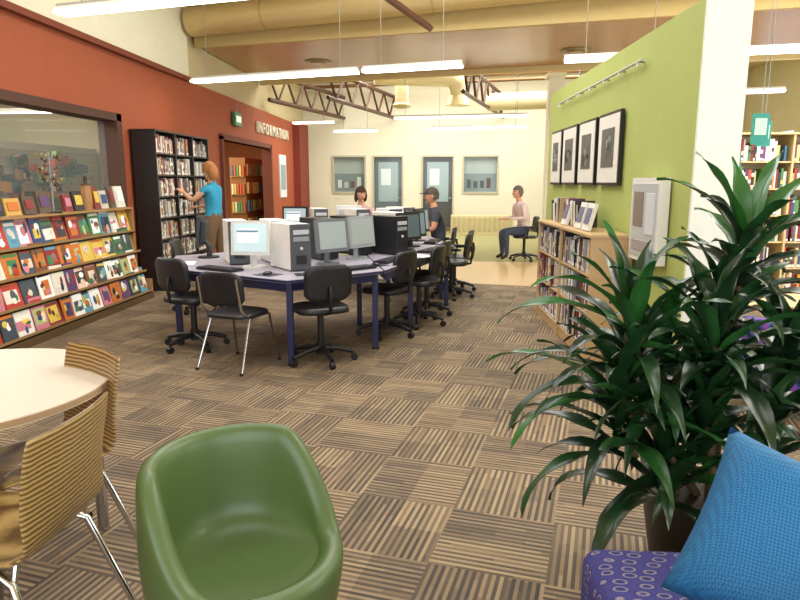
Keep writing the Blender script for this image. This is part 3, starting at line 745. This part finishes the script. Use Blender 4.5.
# ---------------------------------------------------------------- people
def head(b,c,yaw,pitch,skin,hair,style):
    M=(Matrix.Rotation(yaw,4,'Z')@Matrix.Rotation(pitch,4,'X')); b.T=Matrix.Translation(Vector(c))@M
    def fn(p):
        if p.z<0: k=1+.32*(p.z/.118); p=Vector((p.x*k,p.y*(1+.15*p.z/.118)+.008*(-p.z/.118),p.z))
        return p
    b.ell((0,0,0),(.077,.094,.118),skin,0,fn=fn,nu=22,nv=16)
    b.sweep([(0,.088,.018),(0,.104,-.012),(0,.108,-.026),(0,.09,-.034)],[.007,.011,.014,.008],skin,0,8)
    for sx in (-1,1):
        b.ell((sx*.03,.083,.005),(.013,.008,.008),S('f0eeea'),0,nu=8,nv=6); b.ell((sx*.03,.0895,.005),(.006,.004,.006),S('2a1c14'),0,nu=8,nv=6)
        b.sweep([(sx*.046,.08,.022),(sx*.03,.09,.027),(sx*.015,.09,.024)],.004,hair,1,5)
        b.ell((sx*.078,-.005,-.005),(.009,.018,.03),skin,0,nu=8,nv=8)
    b.ell((0,.086,-.056),(.024,.007,.006),S('a8524a'),0,nu=10,nv=6)
    b.ell((0,.076,-.088),(.022,.016,.016),skin,0,nu=10,nv=6)
    if style=='cap':
        b.ell((0,-.006,.02),(.086,.104,.112),S('4a4438'),1,keep=lambda q:q.z>.012); b.box((0,.125,.04),(.13,.1,.01),S('3a3630'),1,r=(rad(-12),0,0))
        b.ell((0,-.012,.0),(.081,.1,.10),hair,1,keep=lambda q:q.y<.0 and q.z>-.05)
    else:
        b.ell((0,-.006,.016),(.092,.106,.124),hair,1,nu=26,nv=22,keep=lambda q:(q.z>.032) or (q.y<.03 and q.z>-.03) or q.y<-.03)
        if style=='long':
            b.sweep([(0,-.05,.06),(0,-.075,-.02),(0,-.07,-.08),(0,-.055,-.13)],[.07,.08,.075,.05],hair,1,14)
        if style=='bob':
            for sx in (-1,1): b.sweep([(sx*.075,0,.05),(sx*.086,0,-.02),(sx*.08,0,-.09),(sx*.07,.0,-.12)],[.02,.028,.028,.012],hair,1,10)
            b.sweep([(0,-.05,.06),(0,-.07,-.02),(0,-.06,-.1)],[.07,.08,.06],hair,1,14)
    b.T=Matrix.Identity(4)
def hand(b,w,d,up,side,skin,curl=.35):
    d=Vector(d).normalized(); up=Vector(up); x=d.cross(up).normalized(); z=x.cross(d).normalized()
    M=Matrix((x,d,z)).transposed().to_4x4(); M.translation=Vector(w); b.T=M
    b.ell((0,.045,0),(.04,.055,.016),skin,0,nu=12,nv=8)
    for i,(ox,L) in enumerate(((-.029,.062),(-.010,.078),(.010,.082),(.029,.07))):
        ox*=side; p=Vector((ox,.083,0)); pts=[p-Vector((0,.02,0)),p]; a=0
        for k in range(3):
            a+=curl; p=p+Vector((ox*.12,math.cos(a),-math.sin(a)))*(L/3); pts.append(p)
        b.sweep(pts,[.0095,.0095,.009,.008,.006],skin,0,8)
    b.sweep([(side*.03,.02,0),(side*.052,.045,-.008),(side*.056,.072,-.018),(side*.05,.09,-.026)],[.012,.011,.009,.007],skin,0,8)
    b.T=Matrix.Identity(4)
RAD=dict(pel=.135,waist=.115,chest=.135,neckb=.07,neck=.052,headb=.05,shl=.068,ell=.042,wrl=.026,shr=.068,elr=.042,wrr=.026,hpl=.098,knl=.062,anl=.042,tol=.032,hpr=.098,knr=.062,anr=.042,tor=.032)
EDG=[('pel','waist'),('waist','chest'),('chest','neckb'),('neckb','neck'),('neck','headb'),('chest','shl'),('shl','ell'),('ell','wrl'),('chest','shr'),('shr','elr'),('elr','wrr'),('pel','hpl'),('hpl','knl'),('knl','anl'),('anl','tol'),('pel','hpr'),('hpr','knr'),('knr','anr'),('anr','tor')]
def person(name,loc,rz,J,top,bot,skin,hair,style,shoe='2a2420',sleeve=.55,hy=0,hp=0,handdir=None,bulk=1.0,female=False):
    skin=S(skin);hair=S(hair);topc=S(top);botc=S(bot);shoec=S(shoe)
    e=bpy.data.objects.new(name,None); bpy.context.scene.collection.objects.link(e); e.location=loc; e.rotation_euler=(0,0,rz)
    keys=[k for k in RAD if k in J]
    keys.remove('pel'); keys=['pel']+keys
    me=bpy.data.meshes.new('tmp'); me.from_pydata([J[k] for k in keys],[(keys.index(a),keys.index(c)) for a,c in EDG if a in J and c in J],[])
    o=bpy.data.objects.new('tmp',me); bpy.context.scene.collection.objects.link(o)
    sk=o.modifiers.new('Skin','SKIN'); sk.use_smooth_shade=True; ss=o.modifiers.new('s','SUBSURF'); ss.levels=2; ss.render_levels=2
    for i,k in enumerate(keys):
        r=RAD[k]*(bulk if k in('pel','waist','chest') else 1)
        if female and k=='waist': r*=.88
        if female and k in('shl','shr'): r*=.85
        me.skin_vertices[0].data[i].radius=(r,r)
        me.skin_vertices[0].data[i].use_root=(k=='pel')
    dg=bpy.context.evaluated_depsgraph_get(); dg.update()
    m2=bpy.data.meshes.new_from_object(o.evaluated_get(dg)); bpy.data.objects.remove(o)
    m2.materials.clear(); m2.materials.append(CLOTH); m2.materials.append(SKIN)
    ca=m2.color_attributes.get('Col') or m2.color_attributes.new('Col','FLOAT_COLOR','CORNER')
    V={k:Vector(J[k]) for k in keys}
    for p in m2.polygons:
        best=1e9; col=topc; mi=0; c=p.center; mm=0
        for a,d in EDG:
            if a not in V or d not in V: continue
            A_,B_=V[a],V[d]; ab=B_-A_; t=max(0,min(1,(c-A_).dot(ab)/ab.length_squared)); q=A_+ab*t
            ra=RAD[a]*(1-t)+RAD[d]*t; ds=(c-q).length/ra
            if ds<best:
                best=ds; mi=0
                if (a,d)==('pel','waist'): col=botc if t<.45 else topc
                elif d in('waist','chest','neckb'): col=topc; 
                elif (a,d)==('chest','shl') or (a,d)==('chest','shr'): col=topc
                elif a in('shl','shr'):
                    col,mi=(topc,0) if t<sleeve else (skin,1)
                elif a in('ell','elr'):
                    col,mi=(topc,0) if sleeve>1 else (skin,1)
                elif a in('neckb','neck'): 
                    col,mi=(topc,0) if (a=='neckb' and t<.3) else (skin,1)
                elif a in('anl','anr'): col=shoec
                else: col=botc
        p.material_index=mi; p.use_smooth=True
        for li in p.loop_indices: ca.data[li].color=col
    ob=bpy.data.objects.new('body',m2); bpy.context.scene.collection.objects.link(ob); ob.parent=e
    b=MB(); hb=V['headb']; head(b,(hb.x,hb.y+.012,hb.z+.07),hy,hp,skin,hair,style)
    for k,a,s_ in (('wrl','ell',1),('wrr','elr',-1)):
        d=(V[k]-V[a]).normalized(); hd=d if not handdir else (d+Vector(handdir)).normalized()
        hand(b,V[k]+d*.0,hd,(0,0,1) if abs(hd.z)<.8 else (0,1,0),s_,skin)
    b.done('head_and_hands',[SKIN,CLOTH],parent=e)
Jw=dict(pel=(0,0,.98),waist=(0,.0,1.13),chest=(0,-.01,1.31),neckb=(0,-.0,1.46),neck=(0,.015,1.52),headb=(0,.03,1.58),
 shl=(-.165,.0,1.42),ell=(-.2,.20,1.24),wrl=(-.12,.40,1.36),shr=(.165,.0,1.42),elr=(.21,.10,1.17),wrr=(.14,.32,1.15),
 hpl=(-.09,0,.9),knl=(-.10,.03,.5),anl=(-.10,-.02,.085),tol=(-.11,.13,.035),hpr=(.09,0,.9),knr=(.11,-.01,.5),anr=(.13,-.09,.085),tor=(.14,.06,.035))
person('standing_woman',(-3.22,9.0,0),rad(80),Jw,'2f8fae','6b5238','d8a684','a06a3c','long',sleeve=.3,hy=-.35,hp=-.15,female=True)
def seated(lean=.06,reach=.36):
    return dict(pel=(0,0,.56),waist=(0,.01,.72),chest=(0,.02+lean*.5,.92),neckb=(0,.03+lean,1.08),neck=(0,.045+lean,1.14),headb=(0,.06+lean,1.2),
     shl=(-.18,.02+lean,1.03),ell=(-.23,.12,.80),wrl=(-.14,reach,.79),shr=(.18,.02+lean,1.03),elr=(.23,.12,.80),wrr=(.14,reach,.79),
     hpl=(-.09,.06,.54),knl=(-.12,.44,.53),anl=(-.12,.42,.09),tol=(-.12,.55,.035),hpr=(.09,.06,.54),knr=(.12,.44,.53),anr=(.12,.40,.09),tor=(.12,.53,.035))
person('seated_man',(0.0,9.45,0.03),rad(95),seated(),'3a3c44','39404e','c98f70','5a5248','cap',sleeve=.55,bulk=1.2)
person('seated_woman',(-1.3,10.6,0.03),rad(180),seated(.02),'c8a0a0','2a2c34','c99374','3a281c','bob',sleeve=1.2,hy=.5,hp=-.2,bulk=1.0,female=True)
person('seated_man',(1.62,12.5,0.03),rad(110),seated(.1),'d8c4c0','3a4254','cf9a7c','6a645c','short',sleeve=1.2,bulk=1.1)

# ---------------------------------------------------------------- world + camera
w=bpy.data.worlds.new('sky'); bpy.context.scene.world=w; w.use_nodes=True
bg=w.node_tree.nodes['Background']; bg.inputs[0].default_value=(.85,.93,1,1); bg.inputs[1].default_value=1.3
cam=bpy.data.cameras.new('camera'); cam.sensor_width=36; cam.lens=36*640/800; cam.clip_start=.05
co=bpy.data.objects.new('camera',cam); bpy.context.scene.collection.objects.link(co)
co.location=(0,0,1.5); co.rotation_euler=(rad(90-10.45),0,rad(3.6)); bpy.context.scene.camera=co
bpy.context.scene.view_settings.view_transform='Standard'
bpy.context.scene.view_settings.exposure=0.08
